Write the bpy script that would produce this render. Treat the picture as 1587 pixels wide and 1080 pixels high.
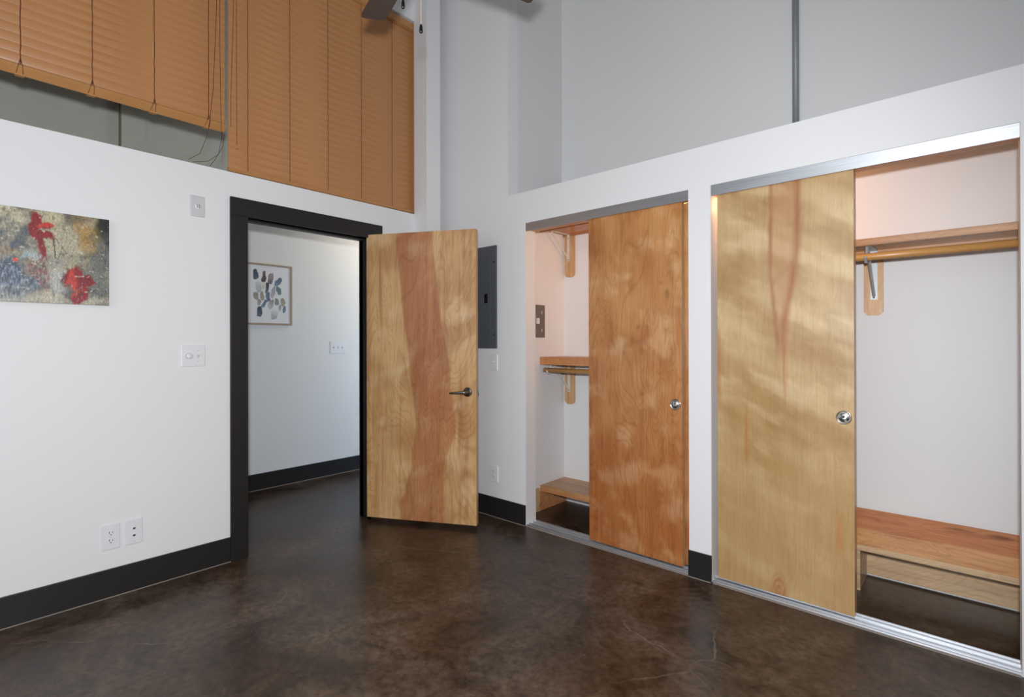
import bpy, bmesh, math, random
from mathutils import Vector, Matrix, noise

for o in list(bpy.data.objects):
    bpy.data.objects.remove(o)
SC = bpy.context.scene
COL = SC.collection
PI = math.pi
random.seed(7)

# ------------------------------------------------------------------ camera
W, H = 1587, 1080
CAM_H = 1.2716
R3 = Vector((0.74764, 0.66407, -0.00234)).normalized()
F2 = Vector((-0.66409, 0.74765, 0.00154)).normalized()
U3 = R3.cross(F2)
cam_d = bpy.data.cameras.new('camera')
cam_d.sensor_fit = 'HORIZONTAL'
cam_d.sensor_width = 36.0
cam_d.lens = 799.147 / W * 36.0
cam_d.shift_y = -9.429 / W
cam_d.clip_start = 0.02
cam = bpy.data.objects.new('camera', cam_d)
COL.objects.link(cam)
B = -F2
cam.matrix_world = Matrix(((R3.x, U3.x, B.x, 0), (R3.y, U3.y, B.y, 0), (R3.z, U3.z, B.z, CAM_H), (0, 0, 0, 1)))
SC.camera = cam

# ------------------------------------------------------------------ light
def srgb(r, g, b):
    def f(c):
        c /= 255.0
        return c / 12.92 if c <= 0.04045 else ((c + 0.055) / 1.055) ** 2.4
    return (f(r), f(g), f(b))

world = bpy.data.worlds.new('world')
SC.world = world
world.use_nodes = True
world.node_tree.nodes['Background'].inputs[0].default_value = (0.75, 0.85, 1.0, 1)
world.node_tree.nodes['Background'].inputs[1].default_value = 0.6

def point_light(name, loc, power, color, radius):
    l = bpy.data.lights.new(name, 'POINT')
    l.energy = power; l.color = color; l.shadow_soft_size = radius
    o = bpy.data.objects.new(name, l); COL.objects.link(o); o.location = loc
    return o

def area_light(name, loc, direction, sx, sy, power, color):
    l = bpy.data.lights.new(name, 'AREA')
    l.shape = 'RECTANGLE'; l.size = sx; l.size_y = sy; l.energy = power; l.color = color
    o = bpy.data.objects.new(name, l); COL.objects.link(o); o.location = loc
    o.rotation_euler = Vector(direction).to_track_quat('-Z', 'Y').to_euler()
    return o

# the photographer's flash, just above the lens
fl = bpy.data.lights.new('camera_flash', 'SPOT')
fl.energy = 300; fl.color = (0.955, 0.975, 1.0); fl.shadow_soft_size = 0.045
fl.spot_size = math.radians(140); fl.spot_blend = 0.62
fo = bpy.data.objects.new('camera_flash', fl); COL.objects.link(fo)
fo.location = (0.02, -0.03, 1.445)
fo.rotation_euler = (F2 - R3 * 0.14 - U3 * 0.10).to_track_quat('-Z', 'Y').to_euler()
# soft fill light added out of view behind the camera
area_light('back_fill_light', (-0.9, -2.30, 2.15), (0, 1, 0), 3.2, 2.4, 28, (0.90, 0.95, 1.0))
# daylight from a hall window beyond the open door, and the hall lamp
area_light('hall_daylight', (-3.42, 4.3, 0.95), (-1, -0.25, 0), 1.6, 1.5, 46, (0.36, 0.62, 1.0))
point_light('hall_lamp', (-3.9, 3.7, 2.6), 38, (1.0, 0.86, 0.66), 0.12)
# warm bulbs inside the closets, behind the sliding doors
point_light('closet_bulb', (-1.36, 3.12, 1.98), 6.0, (1.0, 0.56, 0.26), 0.035)
point_light('closet_bulb', (-0.94, 2.99, 2.06), 3.4, (1.0, 0.52, 0.22), 0.035)

vs = SC.view_settings
vs.view_transform = 'Standard'
vs.look = 'None'
vs.exposure = -0.05
vs.gamma = 1.0
vs.use_curve_mapping = False

# ------------------------------------------------------------------ helpers
def box(bm, x0, x1, y0, y1, z0, z1):
    x0, x1 = min(x0, x1), max(x0, x1); y0, y1 = min(y0, y1), max(y0, y1); z0, z1 = min(z0, z1), max(z0, z1)
    v = [bm.verts.new(c) for c in ((x0, y0, z0), (x1, y0, z0), (x1, y1, z0), (x0, y1, z0),
                                   (x0, y0, z1), (x1, y0, z1), (x1, y1, z1), (x0, y1, z1))]
    for f in ((0, 3, 2, 1), (4, 5, 6, 7), (0, 1, 5, 4), (1, 2, 6, 5), (2, 3, 7, 6), (3, 0, 4, 7)):
        bm.faces.new([v[i] for i in f])
    return v

def boxes(*bs, bevel=0.0, seg=2):
    bm = bmesh.new()
    for b in bs:
        box(bm, *b)
    if bevel:
        bmesh.ops.bevel(bm, geom=list(bm.edges), offset=bevel, segments=seg, profile=0.5, affect='EDGES')
    return bm

def prism(pts, axis, a0, a1, bevel=0.0):
    """extrude an outline along an axis; pts are the two other coordinates in order"""
    bm = bmesh.new()
    def mk(p, a):
        if axis == 'x': return (a, p[0], p[1])
        if axis == 'y': return (p[0], a, p[1])
        return (p[0], p[1], a)
    lo = [bm.verts.new(mk(p, a0)) for p in pts]
    hi = [bm.verts.new(mk(p, a1)) for p in pts]
    n = len(pts)
    bm.faces.new(lo); bm.faces.new(hi[::-1])
    for i in range(n):
        bm.faces.new((lo[i], hi[i], hi[(i + 1) % n], lo[(i + 1) % n]))
    bmesh.ops.recalc_face_normals(bm, faces=bm.faces)
    if bevel:
        bmesh.ops.bevel(bm, geom=list(bm.edges), offset=bevel, segments=2, profile=0.5, affect='EDGES')
    return bm

def tube(bm, pts, r, seg=8, cap=True):
    """sweep a circle (radius or list of radii) along points"""
    pts = [Vector(p) for p in pts]
    rings = []
    n = len(pts)
    t0 = (pts[1] - pts[0]).normalized()
    up = Vector((0, 0, 1)) if abs(t0.z) < 0.9 else Vector((1, 0, 0))
    for i, p in enumerate(pts):
        t = (pts[min(i + 1, n - 1)] - pts[max(i - 1, 0)]).normalized()
        a = t.cross(up).normalized(); b = t.cross(a).normalized()
        up = a.cross(t)
        rr = r[i] if isinstance(r, (list, tuple)) else r
        rings.append([bm.verts.new(p + (a * math.cos(k * 2 * PI / seg) + b * math.sin(k * 2 * PI / seg)) * rr) for k in range(seg)])
    for i in range(n - 1):
        for k in range(seg):
            bm.faces.new((rings[i][k], rings[i][(k + 1) % seg], rings[i + 1][(k + 1) % seg], rings[i + 1][k]))
    if cap:
        bm.faces.new(rings[0][::-1]); bm.faces.new(rings[-1])
    bmesh.ops.recalc_face_normals(bm, faces=bm.faces)
    return bm

def tubes(pts, r, seg=8):
    return tube(bmesh.new(), pts, r, seg)

def lathe(profile, seg=32, axis='z', origin=(0, 0, 0)):
    """profile: list of (radius, along axis)"""
    bm = bmesh.new(); rings = []
    for r, h in profile:
        ring = []
        for k in range(seg):
            c, s = math.cos(2 * PI * k / seg) * r, math.sin(2 * PI * k / seg) * r
            p = {'z': (c, s, h), 'y': (c, h, s), 'x': (h, c, s)}[axis]
            ring.append(bm.verts.new(Vector(p) + Vector(origin)))
        rings.append(ring)
    for i in range(len(rings) - 1):
        for k in range(seg):
            bm.faces.new((rings[i][k], rings[i][(k + 1) % seg], rings[i + 1][(k + 1) % seg], rings[i + 1][k]))
    bm.faces.new(rings[0]); bm.faces.new(rings[-1])
    bmesh.ops.recalc_face_normals(bm, faces=bm.faces)
    return bm

def obj(name, bm, m, parent=None, smooth=False, loc=None, rotz=None):
    me = bpy.data.meshes.new(name)
    bm.to_mesh(me); bm.free()
    me.materials.append(m)
    if smooth:
        for p in me.polygons: p.use_smooth = True
    o = bpy.data.objects.new(name, me); COL.objects.link(o)
    if parent: o.parent = parent
    if loc: o.location = loc
    if rotz is not None: o.rotation_euler = (0, 0, rotz)
    return o

def copy_of(o, parent=None, loc=None):
    c = o.copy(); COL.objects.link(c)
    if parent: c.parent = parent
    if loc: c.location = loc
    return c

def thing(name, label, cat, loc=(0, 0, 0), rotz=0, group=None, kind=None):
    o = bpy.data.objects.new(name, None); COL.objects.link(o)
    o.empty_display_size = 0.05
    o.location = loc; o.rotation_euler = (0, 0, rotz)
    return tag(o, label, cat, group, kind)

def tag(o, label=None, cat=None, group=None, kind=None):
    if label: o['label'] = label
    if cat: o['category'] = cat
    if group: o['group'] = group
    if kind: o['kind'] = kind
    return o

def struct(name, bm, m, label=None, cat=None, parent=None):
    return tag(obj(name, bm, m, parent), label, cat, None, 'structure')

# ------------------------------------------------------------------ materials
class NT:
    def __init__(self, name):
        self.m = bpy.data.materials.new(name); self.m.use_nodes = True
        self.t = self.m.node_tree; self.n = self.t.nodes; self.l = self.t.links
        self.b = self.n['Principled BSDF']
    def add(self, typ, **kw):
        x = self.n.new(typ)
        for k, v in kw.items(): setattr(x, k, v)
        return x
    def link(self, a, b): self.l.new(a, b)
    def coord(self, scale=(1, 1, 1), loc=(0, 0, 0)):
        tc = self.add('ShaderNodeTexCoord'); mp = self.add('ShaderNodeMapping')
        mp.inputs['Scale'].default_value = scale; mp.inputs['Location'].default_value = loc
        self.link(tc.outputs['Object'], mp.inputs['Vector'])
        return mp.outputs['Vector']
    def noise(self, vec, scale=1.0, detail=4, rough=0.5, dist=0.0):
        x = self.add('ShaderNodeTexNoise')
        x.inputs['Scale'].default_value = scale; x.inputs['Detail'].default_value = detail
        x.inputs['Roughness'].default_value = rough; x.inputs['Distortion'].default_value = dist
        self.link(vec, x.inputs['Vector'])
        return x.outputs['Fac']
    def math(self, op, a, b=None):
        x = self.add('ShaderNodeMath', operation=op)
        for i, v in enumerate((a, b)):
            if v is None: continue
            if hasattr(v, 'is_linked'): self.link(v, x.inputs[i])
            else: x.inputs[i].default_value = v
        return x.outputs[0]
    def ramp(self, fac, stops):
        x = self.add('ShaderNodeValToRGB')
        el = x.color_ramp.elements
        while len(el) < len(stops): el.new(0.5)
        for e, (p, c) in zip(el, stops):
            e.position = p
            e.color = (c[0], c[1], c[2], 1) if not isinstance(c, (int, float)) else (c, c, c, 1)
        self.link(fac, x.inputs['Fac'])
        return x.outputs['Color']
    def mix(self, mode, fac, a, b):
        x = self.add('ShaderNodeMixRGB', blend_type=mode)
        for i, v in ((0, fac), (1, a), (2, b)):
            if hasattr(v, 'is_linked'): self.link(v, x.inputs[i])
            elif isinstance(v, (int, float)): x.inputs[i].default_value = v
            else: x.inputs[i].default_value = (v[0], v[1], v[2], 1)
        return x.outputs[0]
    def bump(self, height, strength, dist=0.002):
        x = self.add('ShaderNodeBump')
        x.inputs['Strength'].default_value = strength; x.inputs['Distance'].default_value = dist
        self.link(height, x.inputs['Height']); self.link(x.outputs[0], self.b.inputs['Normal'])
    def set(self, color=None, rough=None, metal=None, spec=None, coat=None):
        b = self.b
        if color is not None:
            if hasattr(color, 'is_linked'): self.link(color, b.inputs['Base Color'])
            else: b.inputs['Base Color'].default_value = (color[0], color[1], color[2], 1)
        for k, v in (('Roughness', rough), ('Metallic', metal), ('Specular IOR Level', spec), ('Coat Weight', coat)):
            if v is None: continue
            if hasattr(v, 'is_linked'): self.link(v, b.inputs[k])
            else: b.inputs[k].default_value = v
        return self

def plain(name, color, rough=0.5, metal=0.0, spec=0.5, vary=0.06, scale=6.0):
    t = NT(name)
    n = t.noise(t.coord(), scale, 4)
    c0 = tuple(c * (1 - vary) for c in color); c1 = tuple(min(1, c * (1 + vary)) for c in color)
    t.set(t.ramp(n, ((0.3, c0), (0.7, c1))), rough, metal, spec)
    return t.m

def wall_paint(name, color, rough=0.55):
    t = NT(name)
    v = t.coord()
    n = t.noise(v, 1.3, 3)
    c0 = tuple(c * 0.985 for c in color)
    t.set(t.ramp(n, ((0.35, c0), (0.65, color))), rough, 0, 0.3)
    t.bump(t.noise(v, 160, 2), 0.06, 0.001)
    return t.m

M = {}
M['white'] = wall_paint('white_paint', srgb(230, 230, 231))
M['grey_paint'] = wall_paint('upper_grey_paint', srgb(222, 222, 222))
M['hall_white'] = wall_paint('hall_paint', srgb(226, 226, 224))
M['ceiling'] = wall_paint('ceiling_paint', srgb(128, 126, 122))
M['black_trim'] = plain('black_trim_paint', srgb(35, 33, 32), 0.45, 0, 0.35)
M['plastic'] = plain('white_plastic', srgb(226, 227, 230), 0.35, 0, 0.5, 0.01)
M['plastic_grey'] = plain('grey_white_plastic', srgb(205, 205, 207), 0.35, 0, 0.5, 0.01)
M['dark'] = plain('dark_slot', srgb(35, 33, 32), 0.5)
M['panel'] = plain('grey_panel_enamel', srgb(84, 90, 96), 0.45, 0, 0.5, 0.03)
M['panel_warm'] = plain('warm_grey_enamel', srgb(108, 102, 98), 0.45, 0, 0.5, 0.03)
M['conduit'] = plain('conduit_paint', srgb(128, 132, 138), 0.45, 0.1)
M['bracket_white'] = plain('white_enamel', srgb(215, 212, 206), 0.4)
M['bracket_grey'] = plain('zinc_bracket', srgb(175, 178, 180), 0.4, 0.4)
M['chrome'] = plain('satin_nickel', srgb(200, 200, 198), 0.2, 1.0)
M['nickel_dark'] = plain('dark_nickel', srgb(150, 148, 143), 0.28, 1.0)
M['cord'] = plain('cord_brown', srgb(92, 50, 34), 0.8)
M['cord_dark'] = plain('cord_dark', srgb(72, 62, 54), 0.8)
M['chain'] = plain('chain_pale', srgb(225, 195, 170), 0.35, 0.3)
M['black'] = plain('black_plastic', srgb(18, 17, 17), 0.3)
M['blade'] = plain('fan_blade_brown', srgb(72, 58, 50), 0.35, 0, 0.5, 0.12, 9)
M['bronze'] = plain('fan_bronze', srgb(62, 54, 48), 0.35, 0.7)
M['caulk'] = plain('pale_caulk', srgb(150, 140, 132), 0.6)
M['canvas_edge'] = plain('canvas_edge', srgb(60, 58, 55), 0.8)
M['frame_oak'] = plain('frame_taupe_wood', srgb(165, 148, 128), 0.5, 0, 0.4, 0.1, 30)
M['mullion'] = plain('pipe_brown', srgb(150, 140, 130), 0.5)

# brushed aluminium
t = NT('brushed_aluminium')
st = t.noise(t.coord((3, 300, 300)), 1.0, 3)
t.set(t.ramp(st, ((0.3, srgb(196, 199, 204)), (0.7, srgb(222, 225, 230)))), 0.50, 1.0)
tg = t.add('ShaderNodeTangent', direction_type='RADIAL', axis='Z')
t.link(tg.outputs[0], t.b.inputs['Tangent'])
t.b.inputs['Anisotropic'].default_value = 0.62
t.b.inputs['Anisotropic Rotation'].default_value = 0.25
t.bump(st, 0.10, 0.0006)
M['alu'] = t.m

# polished stained concrete
t = NT('stained_concrete')
v = t.coord()
n1 = t.noise(v, 1.3, 6, 0.62, 0.7)
n2 = t.noise(v, 4.2, 9, 0.70, 1.0)
n3 = t.noise(v, 30, 5, 0.65)
nc = t.noise(t.coord((1, 1, 1), (5.5, 2.5, 0)), 0.9, 4, 0.6, 0.5)
c = t.ramp(n1, ((0.30, srgb(56, 39, 27)), (0.47, srgb(86, 67, 50)), (0.66, srgb(110, 94, 80))))
c = t.mix('MIX', t.ramp(nc, ((0.42, 0.0), (0.62, 0.38))), c, srgb(88, 84, 80))
c = t.mix('MULTIPLY', 0.9, c, t.ramp(n2, ((0.33, srgb(98, 86, 78)), (0.47, srgb(205, 196, 188)), (0.62, srgb(255, 255, 255)))))
c = t.mix('MULTIPLY', 0.7, c, t.ramp(n3, ((0.34, srgb(140, 130, 120)), (0.58, srgb(255, 255, 255)))))
vo = t.add('ShaderNodeTexVoronoi', feature='DISTANCE_TO_EDGE'); vo.inputs['Scale'].default_value = 0.75
wv = t.add('ShaderNodeMixRGB', blend_type='ADD'); wv.inputs[0].default_value = 0.12
nz = t.add('ShaderNodeTexNoise'); nz.inputs['Scale'].default_value = 5.0; nz.inputs['Detail'].default_value = 6
t.link(v, nz.inputs['Vector']); t.link(v, wv.inputs[1]); t.link(nz.outputs['Color'], wv.inputs[2]); t.link(wv.outputs[0], vo.inputs['Vector'])
cr = t.math('MULTIPLY', t.ramp(vo.outputs['Distance'], ((0.0, 1.0), (0.0035, 0.0))), t.ramp(t.noise(v, 1.7, 3), ((0.52, 0.0), (0.60, 0.35))))
c = t.mix('MIX', cr, c, srgb(150, 136, 122))
sp = t.noise(t.coord((1, 1, 1), (3.1, 7.7, 0)), 95, 2, 0.5)
c = t.mix('MIX', t.ramp(sp, ((0.745, 0.0), (0.78, 0.55))), c, srgb(178, 168, 155))
dk = t.noise(t.coord((1, 1, 1), (9.1, 1.7, 0)), 26, 2, 0.5)
c = t.mix('MIX', t.ramp(dk, ((0.72, 0.0), (0.77, 0.6))), c, srgb(30, 25, 22))
t.set(c, t.ramp(n2, ((0.3, 0.26), (0.7, 0.42))), 0, 0.45)
t.bump(t.noise(v, 12, 5), 0.05, 0.002)
M['floor'] = t.m

def wood_mat(name, axis='z', color=None, attr=None, rough=0.36, lines=0.13, streak=0.26):
    t = NT(name)
    def sc(a, b):
        return tuple(b if ax == axis else a for ax in 'xyz')
    fine = t.noise(t.coord(sc(120, 4.0)), 1.0, 5, 0.6)
    med = t.noise(t.coord(sc(22, 1.1), (2, 5, 1)), 1.0, 4, 0.55, 0.8)
    field = t.noise(t.coord(sc(3.6, 0.75), (1.3, 4.2, 2.2)), 1.0, 2, 0.45, 1.2)
    rings = t.math('SINE', t.math('MULTIPLY', field, 190.0))
    rings = t.math('ADD', t.math('MULTIPLY', rings, 0.5), 0.5)
    if attr:
        a = t.add('ShaderNodeAttribute'); a.attribute_name = attr
        base = a.outputs['Color']
    else:
        base = t.mix('MIX', t.ramp(med, ((0.35, 0.0), (0.65, 1.0))), tuple(c * 0.80 for c in color), tuple(min(1, c * 1.12) for c in color))
    g = t.ramp(rings, ((0.0, (1.0 - lines * 0.75, 1.0 - lines * 1.1, 1.0 - lines * 1.45)), (0.35, (1, 1, 1)), (1.0, (1, 1, 1))))
    c = t.mix('MULTIPLY', 1.0, base, g)
    c = t.mix('MULTIPLY', 1.0, c, t.ramp(fine, ((0.25, (1.0 - streak * 0.8, 1.0 - streak * 1.05, 1.0 - streak * 1.3)), (0.6, (1, 1, 1)))))
    c = t.mix('MULTIPLY', 0.6, c, t.ramp(med, ((0.3, 0.86), (0.6, 1.0))))
    t.set(c, rough, 0, 0.5, 0.12)
    t.b.inputs['Coat Roughness'].default_value = 0.22
    t.bump(fine, 0.04, 0.0006)
    return t.m

M['door_wood'] = wood_mat('birch_veneer', 'z', attr='tone', lines=0.16)
M['door_wood_pale'] = wood_mat('pale_birch_veneer', 'z', attr='tone', lines=0.055, streak=0.14)
M['edge_wood'] = wood_mat('birch_edge', 'z', srgb(205, 160, 112))
M['shelf_wood'] = wood_mat('shelf_wood', 'x', srgb(196, 146, 100), lines=0.12)
M['shelf_orange'] = wood_mat('shelf_wood_warm', 'x', srgb(200, 140, 92), lines=0.12)
M['bench_wood'] = wood_mat('bench_wood', 'x', attr='tone', lines=0.14)
M['pale_wood'] = wood_mat('pale_birch', 'x', srgb(208, 178, 142), lines=0.1)
M['backing_wood'] = wood_mat('backing_wood', 'z', srgb(214, 172, 124), lines=0.08)
M['rod_wood'] = wood_mat('rod_wood', 'x', srgb(200, 150, 88), lines=0.05, streak=0.1)
M['jamb_wood'] = wood_mat('head_jamb_wood', 'x', srgb(196, 134, 74), lines=0.08)

# slats of the wooden blinds
t = NT('blind_slat_wood')
n = t.noise(t.coord((30, 3, 30)), 1.0, 4)
t.set(t.ramp(n, ((0.3, srgb(176, 122, 76)), (0.7, srgb(190, 136, 88)))), 0.34, 0, 0.5)
M['slat'] = t.m
M['rail'] = plain('blind_rail_wood', srgb(186, 134, 84), 0.36)

# clear greenish glass (thin pane)
t = NT('clerestory_glass')
tr = t.add('ShaderNodeBsdfTransparent'); tr.inputs[0].default_value = (0.93, 0.945, 0.915, 1)
gl = t.add('ShaderNodeBsdfGlossy'); gl.inputs['Roughness'].default_value = 0.03
fr = t.add('ShaderNodeFresnel'); fr.inputs[0].default_value = 1.45
mx = t.add('ShaderNodeMixShader')
t.link(fr.outputs[0], mx.inputs[0]); t.link(tr.outputs[0], mx.inputs[1]); t.link(gl.outputs[0], mx.inputs[2])
t.link(mx.outputs[0], t.n['Material Output'].inputs['Surface'])
M['glass'] = t.m

def attr_mat(name, rough, bumpy=0.0):
    t = NT(name)
    a = t.add('ShaderNodeAttribute'); a.attribute_name = 'tone'
    t.set(a.outputs['Color'], rough, 0, 0.4)
    if bumpy:
        t.bump(t.noise(t.coord(), 140, 4), bumpy, 0.002)
    return t.m
M['oil_paint'] = attr_mat('oil_paint', 0.42, 0.25)
M['print'] = attr_mat('watercolour_print', 0.6)

# ------------------------------------------------------------------ painted faces (colour per vertex on a fine grid)
def fbm(x, y, seed=0.0, o=4):
    return noise.fractal(Vector((x, y, seed)), 1.0, 2.0, o) * 0.5 + 0.5

def lerp(a, b, k):
    k = max(0.0, min(1.0, k))
    return tuple(p + (q - p) * k for p, q in zip(a, b))

def sstep(a, b, x):
    if a == b: return 1.0 if x >= a else 0.0
    k = max(0.0, min(1.0, (x - a) / (b - a)))
    return k * k * (3 - 2 * k)

def panel_mesh(name, w, h, t, fn, nx, nz, m, parent=None, back=0.0, edge=None):
    """slab 0..w x 0..t x 0..h whose face at y=0 (towards -y) carries fn(u, v) colours"""
    verts, faces, cols = [], [], []
    for j in range(nz + 1):
        for i in range(nx + 1):
            u, v = i / nx, j / nz
            verts.append((u * w, 0.0, v * h)); cols.append(fn(u, v))
    for j in range(nz):
        for i in range(nx):
            a = j * (nx + 1) + i
            faces.append((a, a + 1, a + nx + 2, a + nx + 1))
    e = edge or fn(0.97, 0.5)
    b0 = len(verts)
    for x, y, z in ((0, 0, 0), (w, 0, 0), (w, 0, h), (0, 0, h), (0, t, 0), (w, t, 0), (w, t, h), (0, t, h)):
        verts.append((x, y, z)); cols.append(e)
    for f in ((1, 5, 6, 2), (4, 0, 3, 7), (3, 2, 6, 7), (4, 5, 1, 0), (5, 4, 7, 6)):
        faces.append(tuple(b0 + k for k in f))
    me = bpy.data.meshes.new(name); me.from_pydata(verts, [], faces)
    ca = me.color_attributes.new('tone', 'FLOAT_COLOR', 'POINT')
    ca.data.foreach_set('color', [c for k in cols for c in (k[0], k[1], k[2], 1.0)])
    me.materials.append(m); me.update()
    o = bpy.data.objects.new(name, me); COL.objects.link(o)
    if parent: o.parent = parent
    return o

# ================================================================== THE ROOM
XA, YB = -3.242, 2.7508           # left wall face, closet wall face
XA2 = XA - 0.13                   # hall side of the left wall
YB2 = YB + 0.11                   # closet side of the closet wall
HX = -4.636                       # far wall of the hall
AY = 3.41                         # back of the closets and of the alcove above them
CEIL = 4.35
ZL, ZR = 2.281, 2.3271            # ledge heights left / right
D0, D1, DZ = 1.257, 2.105, 2.03   # door opening
RX0, RX1 = -2.48, 1.3             # alcove
C1 = (-2.317, -1.151); C2 = (-1.029, 0.145)
ZH, ZH2 = 2.1087, 2.0518          # aluminium header top, bottom
COLY = 2.504

struct('floor', boxes((-6.0, 2.2, -3.0, 6.2, -0.1, 0.0)), M['floor'], 'dark brown polished concrete floor', 'floor')
struct('ceiling', boxes((-6.0, 2.2, -3.0, 6.2, CEIL, CEIL + 0.1)), M['ceiling'], 'grey ceiling high above the room', 'ceiling')
struct('wall_left', boxes((XA2, XA, -2.6, D0, 0, ZL), (XA2, XA, D1, 2.95, 0, DZ), (XA2, XA, D0, D1, DZ, ZL), (XA2, XA, D1, 2.95, DZ, ZL),
                          (XA2, XA, 2.56, 2.95, ZL, 3.79), (XA2, XA, -2.6, 2.95, 3.79, CEIL)),
       M['white'], 'white wall around the open doorway, under the wooden blinds', 'wall')
struct('wall_pilaster', boxes((XA + 0.0005, -3.09, COLY, 2.64, 0, CEIL)), M['white'], 'narrow white square column in the corner beside the blinds', 'column')
struct('wall_right', boxes((-4.0, C1[0], YB, YB2, 0, ZR), (-4.0, RX0, YB, YB2, ZR, CEIL), (C1[0], C1[1], YB, YB2, ZH, ZR), (C1[1], C2[0], YB, YB2, 0, ZR),
                           (C2[0], C2[1], YB, YB2, ZH, ZR), (C2[1], RX1 + 0.2, YB, YB2, 0, ZR)),
       M['white'], 'white wall with the two closet openings', 'wall')
struct('wall_alcove', boxes((RX0 - 0.12, RX1 + 0.2, AY, AY + 0.1, 0, CEIL)), M['grey_paint'], 'pale grey recessed wall above the closets', 'wall')
struct('wall_alcove_return', boxes((RX0 - 0.12, RX0, YB2, AY, 0, CEIL)), M['grey_paint'], 'narrow pale grey return wall at the left end of the recess', 'wall')
struct('wall_closet_top', boxes((RX0, RX1 + 0.2, YB2, AY, 2.22, ZR)), M['white'], 'white ledge slab that roofs the two closets', 'wall')
struct('wall_closet_left', boxes((RX0, RX0 + 0.02, YB2, AY, 0, 2.22)), M['white'], 'white inner side wall of the closet nearer the open door', 'wall')
struct('wall_closet_divider', boxes((-1.13, -1.05, YB2, AY, 0, 2.22)), M['white'], 'white partition between the two closets', 'wall')
struct('wall_closet_right', boxes((0.34, 0.44, YB2, AY, 0, 2.22)), M['white'], 'white inner right side wall of the wide closet bay', 'wall')
for x0, x1, lb in ((RX0 + 0.02, -1.13, 'white back wall inside the closet nearer the open door'), (-1.05, 0.34, 'white back wall inside the wide open closet bay')):
    struct('wall_closet_back', boxes((x0, x1, AY - 0.003, AY, 0, 2.22)), M['white'], lb, 'wall')
struct('wall_hall', boxes((HX - 0.1, HX, -3.0, 6.1, 0, CEIL), (HX, XA2, 6.0, 6.1, 0, CEIL), (HX, XA2, -2.7, -2.6, 0, CEIL),
                          (XA2, XA2 + 0.12, 2.95, 6.0, 0, CEIL)),
       M['hall_white'], 'white hallway wall seen through the doorway and under the raised blind', 'wall')
# walls behind and beside the camera, with an unseen window added behind the fill light
struct('wall_back', boxes((XA, -2.6, -2.5, -2.4, 0, CEIL), (0.8, 1.5, -2.5, -2.4, 0, CEIL), (-2.6, 0.8, -2.5, -2.4, 0, 0.85), (-2.6, 0.8, -2.5, -2.4, 3.45, CEIL)),
       M['white'], 'white wall behind the camera with a wide added window opening', 'wall')
struct('wall_side', boxes((RX1, RX1 + 0.1, -2.5, YB, 0, CEIL)), M['white'], 'white side wall at the right of the camera', 'wall')
w = thing('added_window', 'wide black framed window added behind the camera to back the fill light', 'window', kind='structure')  # unseen window, made up to give the fill light a source
obj('window_frame', boxes((-2.6, -2.54, -2.47, -2.41, 0.85, 3.45), (0.74, 0.8, -2.47, -2.41, 0.85, 3.45), (-2.54, 0.74, -2.47, -2.41, 0.85, 0.91),
                          (-2.54, 0.74, -2.47, -2.41, 3.39, 3.45), (-1.45, -1.40, -2.47, -2.41, 0.91, 3.39), (-0.35, -0.30, -2.47, -2.41, 0.91, 3.39)), M['black_trim'], w)
for x0, x1 in ((-2.54, -1.45), (-1.40, -0.35), (-0.30, 0.74)):
    obj('pane', boxes((x0, x1, -2.445, -2.439, 0.91, 3.39)), M['glass'], w)

# baseboards
HB, TB = 0.1417, 0.011
def baseboard(name, b, label, caulk=None):
    o = struct(name, boxes(b, bevel=0.002), M['black_trim'], label, 'baseboard')
    if caulk: obj('caulk_bead', boxes(caulk), M['caulk'], o)
baseboard('baseboard_left', (XA, XA + TB, -2.4, D0 - 0.097, 0, HB), 'black baseboard along the white wall under the painting',
          (XA + TB - 0.002, XA + TB + 0.004, -2.4, D0, 0, 0.003))
baseboard('baseboard_right', (-3.2, C1[0], YB - TB, YB, 0, HB), 'black baseboard between the open door and the narrow closet opening',
          (-3.2, C1[0], YB - TB - 0.004, YB - TB + 0.002, 0, 0.003))
baseboard('baseboard_centre', (C1[1] - 0.002, C2[0] + 0.002, YB - TB, YB, 0, HB), 'short black baseboard on the pillar between the two closets',
          (C1[1], C2[0], YB - TB - 0.004, YB - TB + 0.002, 0, 0.003))
baseboard('baseboard_side', (C2[1] + 0.014, RX1, YB - TB, YB, 0, HB), 'black baseboard at the far right edge beside the wide closet')
baseboard('baseboard_hall', (HX, HX + TB, -2.6, 6.0, 0, HB), 'black baseboard of the hallway seen through the doorway',
          (HX + TB - 0.002, HX + TB + 0.006, -2.6, 6.0, 0, 0.003))

# door casing
CT = 0.018
o = thing('trim_1', 'black painted casing around the open doorway', 'door frame', kind='structure')
obj('casing_upright', boxes((XA, XA + CT, D0 - 0.097, D0, 0, DZ), bevel=0.002), M['black_trim'], o)
obj('casing_upright', boxes((XA, XA + CT, D1, D1 + 0.096, 0, DZ), bevel=0.002), M['black_trim'], o)
obj('casing_head', boxes((XA, XA + CT, D0 - 0.097, D1 + 0.096, DZ, 2.135), bevel=0.002), M['black_trim'], o)
obj('jamb', boxes((XA2 - 0.012, XA, D0 - 0.012, D0, 0, DZ)), M['black_trim'], o)
obj('jamb', boxes((XA2 - 0.012, XA, D1, D1 + 0.012, 0, DZ)), M['black_trim'], o)
obj('jamb_head', boxes((XA2 - 0.012, XA, D0, D1, DZ, DZ + 0.012)), M['black_trim'], o)
obj('door_stop', boxes((XA - 0.075, XA - 0.04, D0, D0 + 0.011, 0, DZ), (XA - 0.075, XA - 0.04, D1 - 0.011, D1, 0, DZ), (XA - 0.075, XA - 0.04, D0 + 0.011, D1 - 0.011, DZ - 0.011, DZ)), M['black_trim'], o)
obj('strike_plate', boxes((XA - 0.032, XA - 0.006, D0, D0 + 0.0015, 0.90, 0.97)), M['nickel_dark'], o)

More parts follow.
